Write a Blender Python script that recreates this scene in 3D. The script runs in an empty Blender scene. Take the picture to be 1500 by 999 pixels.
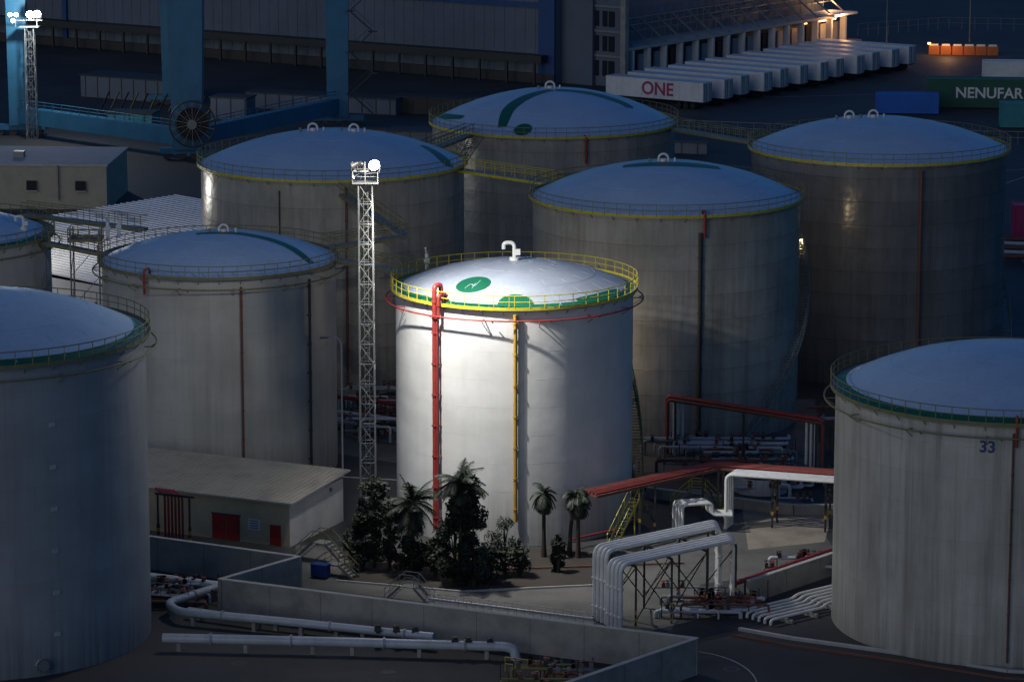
import bpy, math, random
from mathutils import Vector, Matrix
random.seed(7)
R2=math.radians
sc=bpy.context.scene
col=sc.collection
# ------------------------------------------------------------------ materials
MATS={}
def newmat(name):
    m=bpy.data.materials.new(name); m.use_nodes=True
    return m,m.node_tree,m.node_tree.nodes['Principled BSDF']
def N(nt,t,**k):
    n=nt.nodes.new(t)
    for a,b in k.items(): setattr(n,a,b)
    return n
def mixc(nt,fac,a,b,mode='MIX'):
    n=N(nt,'ShaderNodeMix',data_type='RGBA',blend_type=mode)
    for s,v in ((0,fac),(6,a),(7,b)):
        if hasattr(v,'is_linked'): nt.links.new(v,n.inputs[s])
        elif s==0: n.inputs[0].default_value=v
        else: n.inputs[s].default_value=(*v,1) if len(v)==3 else v
    return n.outputs[2]
def ramp(nt,src,p0,c0,p1,c1):
    r=N(nt,'ShaderNodeValToRGB'); e=r.color_ramp.elements
    e[0].position=p0; e[0].color=(c0,c0,c0,1); e[1].position=p1; e[1].color=(c1,c1,c1,1)
    nt.links.new(src,r.inputs[0]); return r.outputs[0]
def mth(nt,op,a,b):
    n=N(nt,'ShaderNodeMath',operation=op)
    for i,v in ((0,a),(1,b)):
        if hasattr(v,'is_linked'): nt.links.new(v,n.inputs[i])
        elif v is not None: n.inputs[i].default_value=v
    return n.outputs[0]
def noise(nt,vec,scale,detail=5,rough=.6,mscale=None):
    if mscale:
        mp=N(nt,'ShaderNodeMapping'); mp.inputs['Scale'].default_value=mscale
        nt.links.new(vec,mp.inputs['Vector']); vec=mp.outputs[0]
    n=N(nt,'ShaderNodeTexNoise'); n.inputs['Scale'].default_value=scale
    n.inputs['Detail'].default_value=detail; n.inputs['Roughness'].default_value=rough
    nt.links.new(vec,n.inputs['Vector']); return n.outputs['Fac']
def bump(nt,b,h,strength,dist):
    n=N(nt,'ShaderNodeBump'); n.inputs['Strength'].default_value=strength; n.inputs['Distance'].default_value=dist
    nt.links.new(h,n.inputs['Height']); nt.links.new(n.outputs[0],b.inputs['Normal'])
def paint(name,c,rough=.5,metal=0,dirt=.35,scale=.8,dirtc=None,bmp=0.2,emis=None):
    m,nt,b=newmat(name)
    tc=N(nt,'ShaderNodeTexCoord').outputs['Object']
    n1=noise(nt,tc,scale,6,.65); n2=noise(nt,tc,scale*9,4,.6)
    dc=dirtc or tuple(x*.45 for x in c)
    f=ramp(nt,n1,.42,0,.72,1)
    o=mixc(nt,mth(nt,'MULTIPLY',f,dirt),c,dc)
    o=mixc(nt,.35,o,ramp(nt,n2,.3,.72,.7,1.0),'MULTIPLY')
    nt.links.new(o,b.inputs['Base Color'])
    b.inputs['Roughness'].default_value=rough; b.inputs['Metallic'].default_value=metal
    if bmp: bump(nt,b,n2,bmp,.03)
    MATS[name]=m; return m
def tankwall(name,c,plate=.12,streak=.5,rough=.42,seam=.5,seed=0.,bd=.14):
    m,nt,b=newmat(name)
    uv=N(nt,'ShaderNodeUVMap').outputs[0]
    mp=N(nt,'ShaderNodeMapping'); mp.inputs['Location'].default_value=(seed,0,0); nt.links.new(uv,mp.inputs[0]); uvs=mp.outputs[0]
    sp=N(nt,'ShaderNodeSeparateXYZ'); nt.links.new(uv,sp.inputs[0])
    br=N(nt,'ShaderNodeTexBrick'); nt.links.new(uvs,br.inputs['Vector'])
    br.inputs['Scale'].default_value=1; br.inputs['Brick Width'].default_value=11.3; br.inputs['Row Height'].default_value=2.35
    br.inputs['Mortar Size'].default_value=.0; br.inputs['Mortar Smooth'].default_value=.6
    br.inputs['Color1'].default_value=(1,1,1,1); p=1-plate; br.inputs['Color2'].default_value=(p,p,p*.98,1)
    o=mixc(nt,1,c,br.outputs['Color'],'MULTIPLY')
    st=noise(nt,uvs,1,7,.7,(1.6,.045,1)); st2=noise(nt,uvs,1,5,.6,(.35,.07,1)); fine=noise(nt,uvs,1,5,.7,(5,.12,1))
    bl=noise(nt,uvs,.22,6,.6)
    dk=(c[0]*.34,c[1]*.31,c[2]*.26)
    o=mixc(nt,mth(nt,'MULTIPLY',ramp(nt,st,.48,0,.72,1),streak),o,dk)
    o=mixc(nt,mth(nt,'MULTIPLY',ramp(nt,st2,.46,0,.68,1),streak*.75),o,dk)
    o=mixc(nt,mth(nt,'MULTIPLY',ramp(nt,fine,.55,0,.75,1),streak*.4),o,dk)
    o=mixc(nt,.5,o,ramp(nt,bl,.3,.55,.7,1),'MULTIPLY')
    fr=mth(nt,'FRACT',mth(nt,'DIVIDE',sp.outputs[1],2.35),None)
    ln=ramp(nt,fr,.975,0,.99,1)
    sm=mth(nt,'MULTIPLY',ramp(nt,fr,.45,0,1,1),ramp(nt,fine,.4,0,.75,1))
    o=mixc(nt,mth(nt,'MULTIPLY',ln,seam),o,dk)
    o=mixc(nt,mth(nt,'MULTIPLY',sm,seam*.9),o,dk)
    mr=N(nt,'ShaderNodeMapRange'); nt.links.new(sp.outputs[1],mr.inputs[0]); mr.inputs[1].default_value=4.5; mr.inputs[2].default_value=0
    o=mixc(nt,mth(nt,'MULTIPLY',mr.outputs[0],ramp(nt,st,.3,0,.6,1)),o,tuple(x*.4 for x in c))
    nt.links.new(o,b.inputs['Base Color'])
    rr=N(nt,'ShaderNodeMapRange'); nt.links.new(bl,rr.inputs[0]); rr.inputs[3].default_value=rough-.08; rr.inputs[4].default_value=rough+.16
    nt.links.new(rr.outputs[0],b.inputs['Roughness'])
    wav=noise(nt,uvs,1,2,.5,(.45,.45,1))
    bump(nt,b,mth(nt,'ADD',wav,mth(nt,'MULTIPLY',ln,.12)),.6,bd)
    MATS[name]=m
def emit(name,c,s):
    m,nt,b=newmat(name); b.inputs['Base Color'].default_value=(0.8,.8,.8,1)
    b.inputs['Emission Color'].default_value=(*c,1); b.inputs['Emission Strength'].default_value=s; MATS[name]=m
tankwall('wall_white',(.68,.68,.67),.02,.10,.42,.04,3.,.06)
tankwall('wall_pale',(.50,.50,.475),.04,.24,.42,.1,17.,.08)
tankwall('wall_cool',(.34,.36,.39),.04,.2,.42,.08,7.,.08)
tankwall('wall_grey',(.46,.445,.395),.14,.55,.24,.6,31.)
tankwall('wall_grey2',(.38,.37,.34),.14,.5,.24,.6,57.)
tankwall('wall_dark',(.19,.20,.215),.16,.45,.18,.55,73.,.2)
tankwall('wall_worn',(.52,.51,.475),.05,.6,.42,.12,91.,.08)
paint('dome_sky_tint',(.40,.53,.69),.38,0,.4,.25,(.25,.35,.48),.15)  # white domes; the sky's blue reflection is mixed into the base colour
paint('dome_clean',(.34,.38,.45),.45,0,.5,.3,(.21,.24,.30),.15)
paint('logo_green',(.008,.11,.055),.45,0,.3)
paint('rail_yellow',(.55,.47,.03),.45,0,.4,2.)
paint('rail_olive',(.20,.19,.08),.55,0,.4,2.)
paint('rail_grey',(.22,.22,.21),.5,0,.4,2.)
paint('red_pipe',(.30,.035,.03),.5,0,.5,1.5)
paint('rust_pipe',(.16,.06,.04),.6,0,.5,1.5)
paint('yellow_pipe',(.45,.27,.035),.5,0,.5,1.5)
paint('white_pipe',(.70,.71,.71),.35,0,.35,1.2,(.3,.3,.28))
paint('grey_pipe',(.46,.50,.55),.35,0,.4,1.,(.2,.2,.2))
paint('galv',(.24,.25,.25),.5,.3,.4,2.)
paint('dark_steel',(.035,.035,.035),.55,0,.3,2.)
paint('concrete',(.30,.295,.275),.85,0,.6,.5,(.12,.12,.11),.4)
paint('concrete_cap',(.44,.44,.42),.85,0,.4,.8)
paint('wall_beige',(.60,.46,.28),.8,0,.35,.5)
paint('cabin_beige',(.36,.33,.27),.8,0,.35,.5)
paint('render_white',(.56,.56,.56),.8,0,.35,.5)
paint('roof_sheet',(.44,.41,.34),.6,0,.5,.4)
paint('roof_white',(.78,.78,.78),.5,0,.3,.2)
paint('red_door',(.40,.02,.02),.5,0,.2)
paint('sign_white',(.7,.7,.7),.5,0,.1)
paint('crane_blue',(.03,.16,.28),.5,0,.45,.3)
paint('frame_blue',(.01,.06,.20),.5,0,.3,.3)
paint('cladding',(.12,.15,.20),.6,0,.4,.1)
paint('trailer_white',(.66,.68,.70),.45,0,.35,.4)
paint('tyre',(.015,.015,.015),.8)
paint('cont_green',(.01,.09,.06),.5,0,.35,.5)
paint('cont_blue',(.01,.12,.5),.5,0,.35,.5)
paint('cont_teal',(.04,.24,.27),.5,0,.35,.5)
paint('magenta',(.36,.03,.13),.5,0,.3,.5)
paint('orange',(.5,.16,.04),.6,0,.3)
paint('window_dark',(.02,.025,.035),.15,0,0,1,None,0)
paint('bark',(.04,.03,.024),.9,0,.5,3)
paint('leaf_dark',(.010,.018,.009),.6,0,.4,1.5)
paint('leaf_mid',(.022,.034,.015),.6,0,.4,1.5)
paint('palm_leaf',(.016,.027,.013),.6,0,.4,1.5)
paint('palm_dry',(.045,.034,.02),.8,0,.4,1.5)
paint('marking',(.5,.5,.48),.7,0,.6,1.5,(.12,.12,.12))
paint('soil',(.045,.037,.03),.95,0,.5,.8)
paint('yard',(.13,.127,.118),.85,0,.7,.3,(.055,.055,.053))
paint('sand',(.32,.28,.22),.9,0,.7,.35,(.11,.10,.09))
paint('bin_blue',(.01,.05,.22),.5)
emit('lamp_glow',(1,.97,.92),160)
emit('lamp_cool',(.85,.95,1),60)
emit('lamp_orange',(1,.42,.12),9)
emit('lamp_warm',(1,.75,.4),60)
def asphalt():
    m,nt,b=newmat('asphalt'); tc=N(nt,'ShaderNodeTexCoord').outputs['Object']
    a=noise(nt,tc,.05,8,.65); c=noise(nt,tc,.6,6,.7); f=noise(nt,tc,14,3,.6)
    o=mixc(nt,ramp(nt,a,.35,0,.65,1),(.028,.029,.031),(.06,.06,.058))
    o=mixc(nt,.6,o,ramp(nt,c,.35,.55,.65,1.1),'MULTIPLY')
    o=mixc(nt,.4,o,ramp(nt,f,.3,.6,.7,1.2),'MULTIPLY')
    nt.links.new(o,b.inputs['Base Color'])
    rr=N(nt,'ShaderNodeMapRange'); nt.links.new(c,rr.inputs[0]); rr.inputs[3].default_value=.5; rr.inputs[4].default_value=.95
    nt.links.new(rr.outputs[0],b.inputs['Roughness']); bump(nt,b,f,.3,.02); MATS['asphalt']=m
asphalt()
# ------------------------------------------------------------------ builder
def group(name,o=(0,0,0)):
    e=bpy.data.objects.new(name,None); e.location=o; e.empty_display_size=.5; col.objects.link(e); return e
class B:
    def __init__(s): s.v=[];s.f=[];s.m=[];s.sm=[];s.mats=[]
    def mi(s,m):
        if m not in s.mats: s.mats.append(m)
        return s.mats.index(m)
    def face(s,pts,m,sm=False):
        i=len(s.v); s.v+= [tuple(p) for p in pts]; s.f.append(tuple(range(i,i+len(pts)))); s.m.append(s.mi(m)); s.sm.append(sm)
    def box(s,c,sz,m,rz=0,rot=None):
        hx,hy,hz=[a/2 for a in sz]; M=rot if rot else Matrix.Rotation(rz,3,'Z'); c=Vector(c); k=s.mi(m)
        i=len(s.v)
        for x,y,z in ((-1,-1,-1),(1,-1,-1),(1,1,-1),(-1,1,-1),(-1,-1,1),(1,-1,1),(1,1,1),(-1,1,1)):
            s.v.append(tuple(c+M@Vector((x*hx,y*hy,z*hz))))
        for q in ((0,3,2,1),(4,5,6,7),(0,1,5,4),(1,2,6,5),(2,3,7,6),(3,0,4,7)):
            s.f.append(tuple(i+a for a in q)); s.m.append(k); s.sm.append(False)
    def beam(s,a,b,w,h,m):
        a=Vector(a);b=Vector(b);d=b-a;L=d.length
        if L<1e-6:return
        x=d/L; up=Vector((0,0,1)) if abs(x.z)<.99 else Vector((0,1,0))
        y=up.cross(x).normalized(); z=x.cross(y)
        s.box((a+b)/2,(L,w,h),m,rot=Matrix((x,y,z)).transposed())
    def tube(s,pts,r,m,n=8,closed=False,cap=True):
        P=[Vector(p) for p in pts]; k=s.mi(m); L=len(P)
        rs=r if isinstance(r,(list,tuple)) else [r]*L
        T=[]
        for i in range(L):
            if closed: t=P[(i+1)%L]-P[i-1]
            else: t=P[min(i+1,L-1)]-P[max(i-1,0)]
            T.append(t.normalized())
        u=Vector((0,0,1)) if abs(T[0].z)<.9 else Vector((1,0,0))
        u=(u-T[0]*u.dot(T[0])).normalized(); base=len(s.v)
        for i in range(L):
            u=(u-T[i]*u.dot(T[i])).normalized(); w=T[i].cross(u)
            for j in range(n):
                a=2*math.pi*j/n
                s.v.append(tuple(P[i]+(u*math.cos(a)+w*math.sin(a))*rs[i]))
        for i in range(L if closed else L-1):
            i2=(i+1)%L
            for j in range(n):
                j2=(j+1)%n
                s.f.append((base+i*n+j,base+i*n+j2,base+i2*n+j2,base+i2*n+j)); s.m.append(k); s.sm.append(n>4)
        if cap and not closed:
            for i,rev in ((0,True),(L-1,False)):
                pts=[s.v[base+i*n+j] for j in range(n)]
                if rev: pts=pts[::-1]
                s.face(pts,m)
    def build(s,name,parent=None):
        me=bpy.data.meshes.new(name); o=Vector(parent.location) if parent else Vector((0,0,0))
        me.from_pydata([tuple(Vector(p)-o) for p in s.v],[],s.f)
        for m in s.mats: me.materials.append(MATS[m])
        me.polygons.foreach_set('material_index',s.m); me.polygons.foreach_set('use_smooth',s.sm); me.update()
        ob=bpy.data.objects.new(name,me); col.objects.link(ob)
        if parent: ob.parent=parent
        return ob
def fillet(pts,rad,n=5):
    P=[Vector(p) for p in pts]; out=[P[0]]
    for i in range(1,len(P)-1):
        a=(P[i-1]-P[i]);b=(P[i+1]-P[i]); ra=min(rad,a.length*.45);rb=min(rad,b.length*.45)
        p0=P[i]+a.normalized()*ra;p1=P[i]+b.normalized()*rb
        for k in range(n+1):
            t=k/n; out.append(p0*(1-t)**2+P[i]*2*t*(1-t)+p1*t*t)
    out.append(P[-1]); return out
def text(s,loc,size,mat,rot,parent,name):
    c=bpy.data.curves.new(name,'FONT'); c.body=s; c.size=size; c.extrude=.01; c.align_x='CENTER'; c.align_y='CENTER'; c.offset=size*.02
    c.materials.append(MATS[mat]); o=bpy.data.objects.new(name,c); col.objects.link(o); o.parent=parent
    o.location=Vector(loc)-Vector(parent.location); o.rotation_euler=rot; return o
def railing(b,pts,m,h=1.1,step=1.5,r=.035,toe=True,closed=False,toem=None):
    P=[Vector(p) for p in pts]
    for k in ((h,r*1.2),(h*.55,r)):
        b.tube([p+Vector((0,0,k[0])) for p in P],k[1],m,5,closed)
    seq=P+[P[0]] if closed else P
    for i in range(len(seq)-1):
        a,c=seq[i],seq[i+1]
        if toe: b.beam(a+Vector((0,0,.09)),c+Vector((0,0,.09)),.02,.16,toem or m)
    acc=0
    for i in range(len(seq)-1):
        a,c=seq[i],seq[i+1]; L=(c-a).length
        while acc<=L:
            p=a+(c-a)*(acc/L); b.box(p+Vector((0,0,h/2)),(r*1.7,r*1.7,h),m); acc+=step
        acc-=L
# ------------------------------------------------------------------ tank
def pos(t,phi,r,z): return Vector((t['x']+r*math.sin(phi),t['y']-r*math.cos(phi),z))
def ringpts(t,r,z,n=72): return [pos(t,2*math.pi*i/n,r,z) for i in range(n)]
def capz(t,r): 
    R=t['R']; h=t['rise']; S=(R*R+h*h)/(2*h); return t['H']+math.sqrt(max(S*S-r*r,0))-(S-h)
def tank(x,y,R,H,rise,wall,dome,rail,band=None,ringpipe=None,edge=None):
    t=dict(x=x,y=y,R=R,H=H,rise=rise); g=group('storage_tank',(x,y,0)); t['g']=g; edge=edge or rail
    n=128; me=bpy.data.meshes.new('shell'); v=[];f=[]; zs=[0.02,H*.25,H*.5,H*.75,H]
    for z in zs:
        for i in range(n+1):
            a=2*math.pi*i/n; v.append((R*math.sin(a),-R*math.cos(a),z))
    for k in range(len(zs)-1):
        for i in range(n): f.append((k*(n+1)+i,k*(n+1)+i+1,(k+1)*(n+1)+i+1,(k+1)*(n+1)+i))
    me.from_pydata(v,[],f); uv=me.uv_layers.new(name='UVMap')
    for l in me.loops:
        i=l.vertex_index; uv.data[l.index].uv=((i%(n+1))/n*2*math.pi*R, v[i][2])
    me.polygons.foreach_set('use_smooth',[True]*len(f)); me.materials.append(MATS[wall]); me.update()
    o=bpy.data.objects.new('shell',me); col.objects.link(o); o.parent=g
    b=B(); k=b.mi(dome); kb=b.mi(band) if band else k; rr=[0.01]+[R*q/14 for q in range(1,13)]+[R*.94,R*.985,R+.03]
    base=len(b.v)
    for r in rr:
        for i in range(n): b.v.append(tuple(pos(t,2*math.pi*i/n,r,capz(t,min(r,R)))))
    for q in range(len(rr)-1):
        for i in range(n):
            j=(i+1)%n; b.f.append((base+q*n+i,base+(q+1)*n+i,base+(q+1)*n+j,base+q*n+j)); b.m.append(kb if rr[q]>=R*.935 else k); b.sm.append(True)
    for i in range(20):
        a=2*math.pi*(i+.3)/20
        b.tube([pos(t,a,r,capz(t,r)+.005) for r in [R*.12,R*.35,R*.6,R*.8,R*.97]],.015,dome,4,cap=False)
    for r in (R*.35,R*.68): b.tube([pos(t,2*math.pi*i/72,r,capz(t,r)+.002) for i in range(72)],.015,dome,4,True)
    b.build('dome_roof',g)
    b=B()
    b.tube(ringpts(t,R+.06,H-.12,96),.10,dome,6,True)
    P0=ringpts(t,R-.05,H+.03,96);P1=ringpts(t,R+.42,H+.03,96);P2=ringpts(t,R+.42,H-.07,96);P3=ringpts(t,R+.08,H-.07,96)
    for i in range(96):
        j=(i+1)%96
        b.face((P0[i],P1[i],P1[j],P0[j]),'rail_grey'); b.face((P1[i],P2[i],P2[j],P1[j]),edge); b.face((P2[i],P3[i],P3[j],P2[j]),'rail_grey')
    railing(b,ringpts(t,R+.38,H+.03,60),rail,1.12,1.25,.035,True,True,edge)
    for i in range(36):
        a=2*math.pi*(i+.5)/36; b.beam(pos(t,a,R,H-.5),pos(t,a,R+.4,H-.1),.05,.05,'rail_grey')
    b.build('rim_railing',g)
    if ringpipe:
        b=B(); b.tube(ringpts(t,R+.85,H-.85,96),.07,ringpipe,6,True)
        for i in range(14):
            a=2*math.pi*i/14+.2; b.beam(pos(t,a,R,H-.9),pos(t,a,R+.85,H-.9),.07,.07,ringpipe); b.beam(pos(t,a,R,H-1.5),pos(t,a,R+.8,H-.93),.05,.05,ringpipe)
            b.tube([pos(t,a+.08,R+.85,H-.85),pos(t,a+.08,R+.45,H-1.1)],.05,ringpipe,5)
        b.build('cooling_ring_pipe',g)
    return t
def vpipe(t,deg,z0,z1,r,m,off=.35,name='wall_pipe',hook=False,hk=.6):
    a=R2(deg); b=B(); pts=[pos(t,a,t['R']+off,z0),pos(t,a,t['R']+off,z1)]
    if hook: pts+= [pos(t,a,t['R']+off,z1+hk),pos(t,a,t['R']-.4,z1+hk),pos(t,a,t['R']-.4,t['H']+.1)]
    b.tube(fillet(pts,.35),r,m,8)
    z=z0+1
    while z<z1:
        b.box(pos(t,a,t['R']+off/2,z),(.12,off,.08),m,a); b.tube([pos(t,a,t['R']+off,z),pos(t,a,t['R']+off,z+.12)],r*1.35,m,8); z+=2.6
    b.build(name,t['g'])
def strip(t,pts,w,m='logo_green',name='roof_marking'):
    P=[Vector((p[0],p[1],0)) for p in pts]
    Q=[]
    for i in range(len(P)-1):
        p0=P[max(i-1,0)];p1=P[i];p2=P[i+1];p3=P[min(i+2,len(P)-1)]
        for k in range(10):
            u=k/10; Q.append(.5*((2*p1)+(p2-p0)*u+(2*p0-5*p1+4*p2-p3)*u*u+(3*p1-p0-3*p2+p3)*u**3))
    Q.append(P[-1]); b=B(); L=len(Q); M=5; rows=[]
    for i,q in enumerate(Q):
        d=(Q[min(i+1,L-1)]-Q[max(i-1,0)]).normalized(); nn=Vector((-d.y,d.x,0)); ww=w*(.55+.45*math.sin(math.pi*(i+.6)/(L+.2))) 
        row=[]
        for j in range(M):
            p=q+nn*ww*(j/(M-1)-.5); r=p.length
            if r>t['R']*.985: p=p*(t['R']*.985/r); r=p.length
            row.append((t['x']+p.x,t['y']+p.y,capz(t,r)+(.035 if m=='logo_green' else .05)))
        rows.append(row)
    for i in range(L-1):
        for j in range(M-1): b.face((rows[i][j],rows[i+1][j],rows[i+1][j+1],rows[i][j+1]),m,True)
    b.build(name,t['g'])
def disc(t,cx,cy,rad,m='logo_green',dz=.035):
    b=B(); n=32
    def P(r,a):
        p=Vector((cx+r*math.cos(a),cy+r*math.sin(a),0)); q=p.length
        if q>t['R']*.985: p=p*(t['R']*.985/q); q=p.length
        return (t['x']+p.x,t['y']+p.y,capz(t,q)+dz)
    for k in range(4):
        for i in range(n):
            a0=2*math.pi*i/n;a1=2*math.pi*(i+1)/n; r0=rad*k/4+.001;r1=rad*(k+1)/4
            b.face((P(r0,a0),P(r1,a0),P(r1,a1),P(r0,a1)),m,True)
    b.build('roof_marking',t['g'])
def vent(t,x,y,kind=0,s=1.):
    b=B(); z=capz(t,math.hypot(x,y)); o=Vector((t['x']+x,t['y']+y,z))
    b.tube([o-Vector((0,0,.2)),o+Vector((0,0,.25))],.42*s,'white_pipe',14)
    if kind==0:
        b.tube(fillet([o,o+Vector((0,0,1.5*s)),o+Vector((-.9*s,0,1.5*s)),o+Vector((-.9*s,0,.95*s))],.45*s),.17*s,'white_pipe',10)
        b.box(o+Vector((.25*s,0,.7*s)),(.5*s,.3*s,.5*s),'white_pipe')
    else:
        pts=[o+Vector((math.cos(a)*.62*s,0,.2+math.sin(a)*.62*s+.05)) for a in [math.pi*k/10 for k in range(11)]]
        b.tube([pts[0]-Vector((0,0,.3))]+pts+[pts[-1]-Vector((0,0,.3))],.15*s,'white_pipe',8)
        b.tube([o+Vector((1.1,0,-.1)),o+Vector((1.1,0,.35))],.14*s,'white_pipe',8)
        b.tube([o+Vector((-1.3,.2,-.1)),o+Vector((-1.3,.2,.25))],.2*s,'galv',8)
    b.build('roof_vent',t['g'])
def spiral(t,d0,z0,d1,z1,m='rail_grey',railm=None):
    railm=railm or m; b=B(); R=t['R']; n=int(abs(z1-z0)/.22); wd=.85; inn=R+.12
    def A(u): return R2(d0+(d1-d0)*u)
    for i in range(n+1):
        u=i/n; a=A(u); z=z0+(z1-z0)*u
        b.box(pos(t,a,inn+wd/2,z),(.30,wd,.04),m,a)
    k=max(12,n//3)
    for dz,rr in ((-.08,.08),(.55,.035),(1.05,.05)):
        b.tube([pos(t,A(i/k),inn+wd,z0+(z1-z0)*i/k+dz) for i in range(k+1)],rr,railm,5)
    for i in range(0,n+1,5):
        u=i/n; b.beam(pos(t,A(u),inn+wd,z0+(z1-z0)*u-.05),pos(t,A(u),inn+wd,z0+(z1-z0)*u+1.05),.05,.05,railm)
    for i in range(0,n+1,14):
        u=i/n; z=z0+(z1-z0)*u; b.beam(pos(t,A(u),R,z-1),pos(t,A(u),inn+wd,z-.1),.06,.06,m); b.beam(pos(t,A(u),R,z-.1),pos(t,A(u),inn+wd,z-.1),.06,.06,m)
    b.build('spiral_stair',t['g'])
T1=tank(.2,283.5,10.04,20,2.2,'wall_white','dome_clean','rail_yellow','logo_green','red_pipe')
disc(T1,-3.4,-5.7,1.45); strip(T1,[(-4.1,-6.3),(-3.6,-5.7),(-3.3,-6.1),(-2.8,-5.2)],.08,'dome_clean'); strip(T1,[(-3.5,-6.5),(-3.2,-5.6)],.06,'dome_clean')
disc(T1,.1,-9.5,1.5,dz=.03)
strip(T1,[(5.2,-7.9),(7.2,-6.1),(8.9,-3.3)],1.); strip(T1,[(-8.6,-4.4),(-7.2,-6.6),(-5.2,-8.2)],.7)
vpipe(T1,-38.8,1,20.4,.20,'red_pipe',.45,'fire_main_riser',True,1.2); vpipe(T1,-37,1,19.,.09,'red_pipe',.55); vpipe(T1,-35.8,19,20.3,.15,'red_pipe',.6,'fire_main_riser',True)
vpipe(T1,0.4,2.2,19.6,.16,'yellow_pipe',.3); vent(T1,0,.5,0,1.)
spiral(T1,78,.3,140,19.8,'rail_olive')
T2=tank(-26.4,302.9,10.5,19,2.3,'wall_pale','dome_sky_tint','rail_olive',None,'rail_olive')
strip(T2,[(-2,-.2),(2,-.1),(6,-1.7),(8.6,-4.6)],1.2); vent(T2,.4,.6,1,.65); vpipe(T2,15,1,18.3,.1,'rust_pipe',.3); vpipe(T2,52,1,18.3,.13,'dark_steel',.3); vpipe(T2,-32,17.4,19.,.12,'red_pipe',.4,'fire_main_riser',True)
T3=tank(-18.3,344.8,13.4,21.5,3.2,'wall_grey','dome_sky_tint','rail_olive',None,None,'rail_yellow')
strip(T3,[(9.3,-.5),(11,-2.5),(12,-5)],1.5); vent(T3,-2,.5,1,.75); vent(T3,2.2,0,1,.75); vpipe(T3,8.5,1,21,.13,'rust_pipe',.3); vpipe(T3,-20,1,20.5,.06,'dark_steel',.12)
T4=tank(4.7,383,13.7,20.4,3.7,'wall_grey2','dome_sky_tint','rail_olive',None,None,'rail_yellow')
strip(T4,[(-.2,-1.),(-3.0,-3.8),(-5.,-7),(-5.8,-10.8)],1.6); strip(T4,[(.2,-1.2),(4,-1.4),(7.6,-2.8),(8.4,-4)],1.7); disc(T4,-3.5,-11.9,1.); strip(T4,[(-12.8,1),(-11.9,-2.5),(-10.2,-5.4)],1.)
vent(T4,-.4,.6,1,.8); vpipe(T4,14,17.6,19.9,.15,'red_pipe',.4,'fire_main_riser',True); spiral(T4,-98,.3,-40,20,'rail_grey')
T5=tank(14.8,323.1,12.8,21.5,3.2,'wall_grey','dome_sky_tint','rail_olive',None,None,'rail_yellow')
strip(T5,[(-4.2,-.6),(-1,-1.),(3,-1.),(5,-.6)],2.0); vent(T5,-.3,.6,1,.75); vpipe(T5,11.5,1,20,.2,'dark_steel',.25); vpipe(T5,13,19.6,21.4,.13,'red_pipe',.4,'fire_main_riser',True)
spiral(T5,30,.3,128,21.3,'galv')
T6=tank(37.8,348.6,13.1,22.5,3.0,'wall_dark','dome_sky_tint','rail_olive',None,None,'rail_yellow')
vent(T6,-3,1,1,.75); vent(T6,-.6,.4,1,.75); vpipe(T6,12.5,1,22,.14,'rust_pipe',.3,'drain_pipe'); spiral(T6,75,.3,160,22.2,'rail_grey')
T7=tank(37.4,251.9,12.9,18.2,3.2,'wall_worn','dome_sky_tint','rail_olive','logo_green','rail_olive')
text('33',pos(T7,R2(-14.2),12.96,16.5),1.2,'frame_blue',(R2(90),0,R2(-14.2)),T7['g'],'tank_number')
vpipe(T7,-6,.5,17.6,.08,'rust_pipe',.2); vpipe(T7,-5,16.6,18.2,.1,'red_pipe',.3,'fire_main_riser',True)
T8=tank(-40,248.4,12.7,23,3.2,'wall_cool','dome_sky_tint','rail_olive','logo_green','rail_olive')
b=B()
b.tube([pos(T8,R2(28),12.7,.9),pos(T8,R2(28),13.1,.9)],.42,'grey_pipe',18); b.tube([pos(T8,R2(28),13.05,.9),pos(T8,R2(28),13.16,.9)],.52,'galv',18)
for k in range(12):
    a=2*math.pi*k/12; q=pos(T8,R2(28),13.17,.9)+Vector((.44*math.cos(a)*math.cos(R2(28)),.44*math.cos(a)*math.sin(R2(28)),.44*math.sin(a))); b.box(q,(.07,.07,.07),'dark_steel')
b.build('manhole_cover',T8['g'])
for k in range(6):
    b=B(); a=R2(34); b.box(pos(T8,a,12.73,3+k*3.1),(.5,.05,.3),'grey_pipe',a); b.build('wall_bracket',T8['g'])
T9=tank(-53.3,310.2,10.7,20,2.2,'wall_pale','dome_sky_tint','rail_olive','logo_green','rail_olive')
vent(T9,8.6,-2,0,.8)
# ------------------------------------------------------------------ catwalks
def catwalk(a,c,w=.9,m='rail_yellow',name='catwalk'):
    a=Vector(a);c=Vector(c);d=(c-a).normalized();s=Vector((-d.y,d.x,0)).normalized()*w/2
    b=B(); b.beam(a-Vector((0,0,.05)),c-Vector((0,0,.05)),w,.06,'rail_grey')
    for q in (s,-s):
        b.beam(a+q-Vector((0,0,.2)),c+q-Vector((0,0,.2)),.08,.25,m); railing(b,[a+q,c+q],m,1.1,1.4,.035,False)
    b.build(name)
catwalk((-43.2,307.2,19.9),(-36.6,304.2,19.2),1,'rail_olive'); catwalk((-46,318,20.6),(-34,312,20.2),1,'rail_olive')
catwalk((-15.8,301.5,19.2),(-8.1,290.3,19.9),1,'rail_olive'); catwalk((-17,308,19.2),(-10,314,19.2),1,'rail_olive')
catwalk((-10,314,19.2),(-16.5,331.3,20.4),1,'rail_olive')
catwalk((-5.4,341.5,21.3),(4.8,331.6,21.3),1,'rail_yellow'); catwalk((-9,354.7,21.2),(-4.6,373.3,20.4),1,'rail_olive')
catwalk((17.8,378.8,20.3),(27.5,356.5,21.6),1.2,'rail_olive')
g=group('access_platform',(-38.5,306,0)); b=B()
for x in (-40,-37.4):
    for y in (304.6,306.8): b.beam((x,y,0),(x,y,21.2),.14,.14,'rail_grey')
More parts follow.
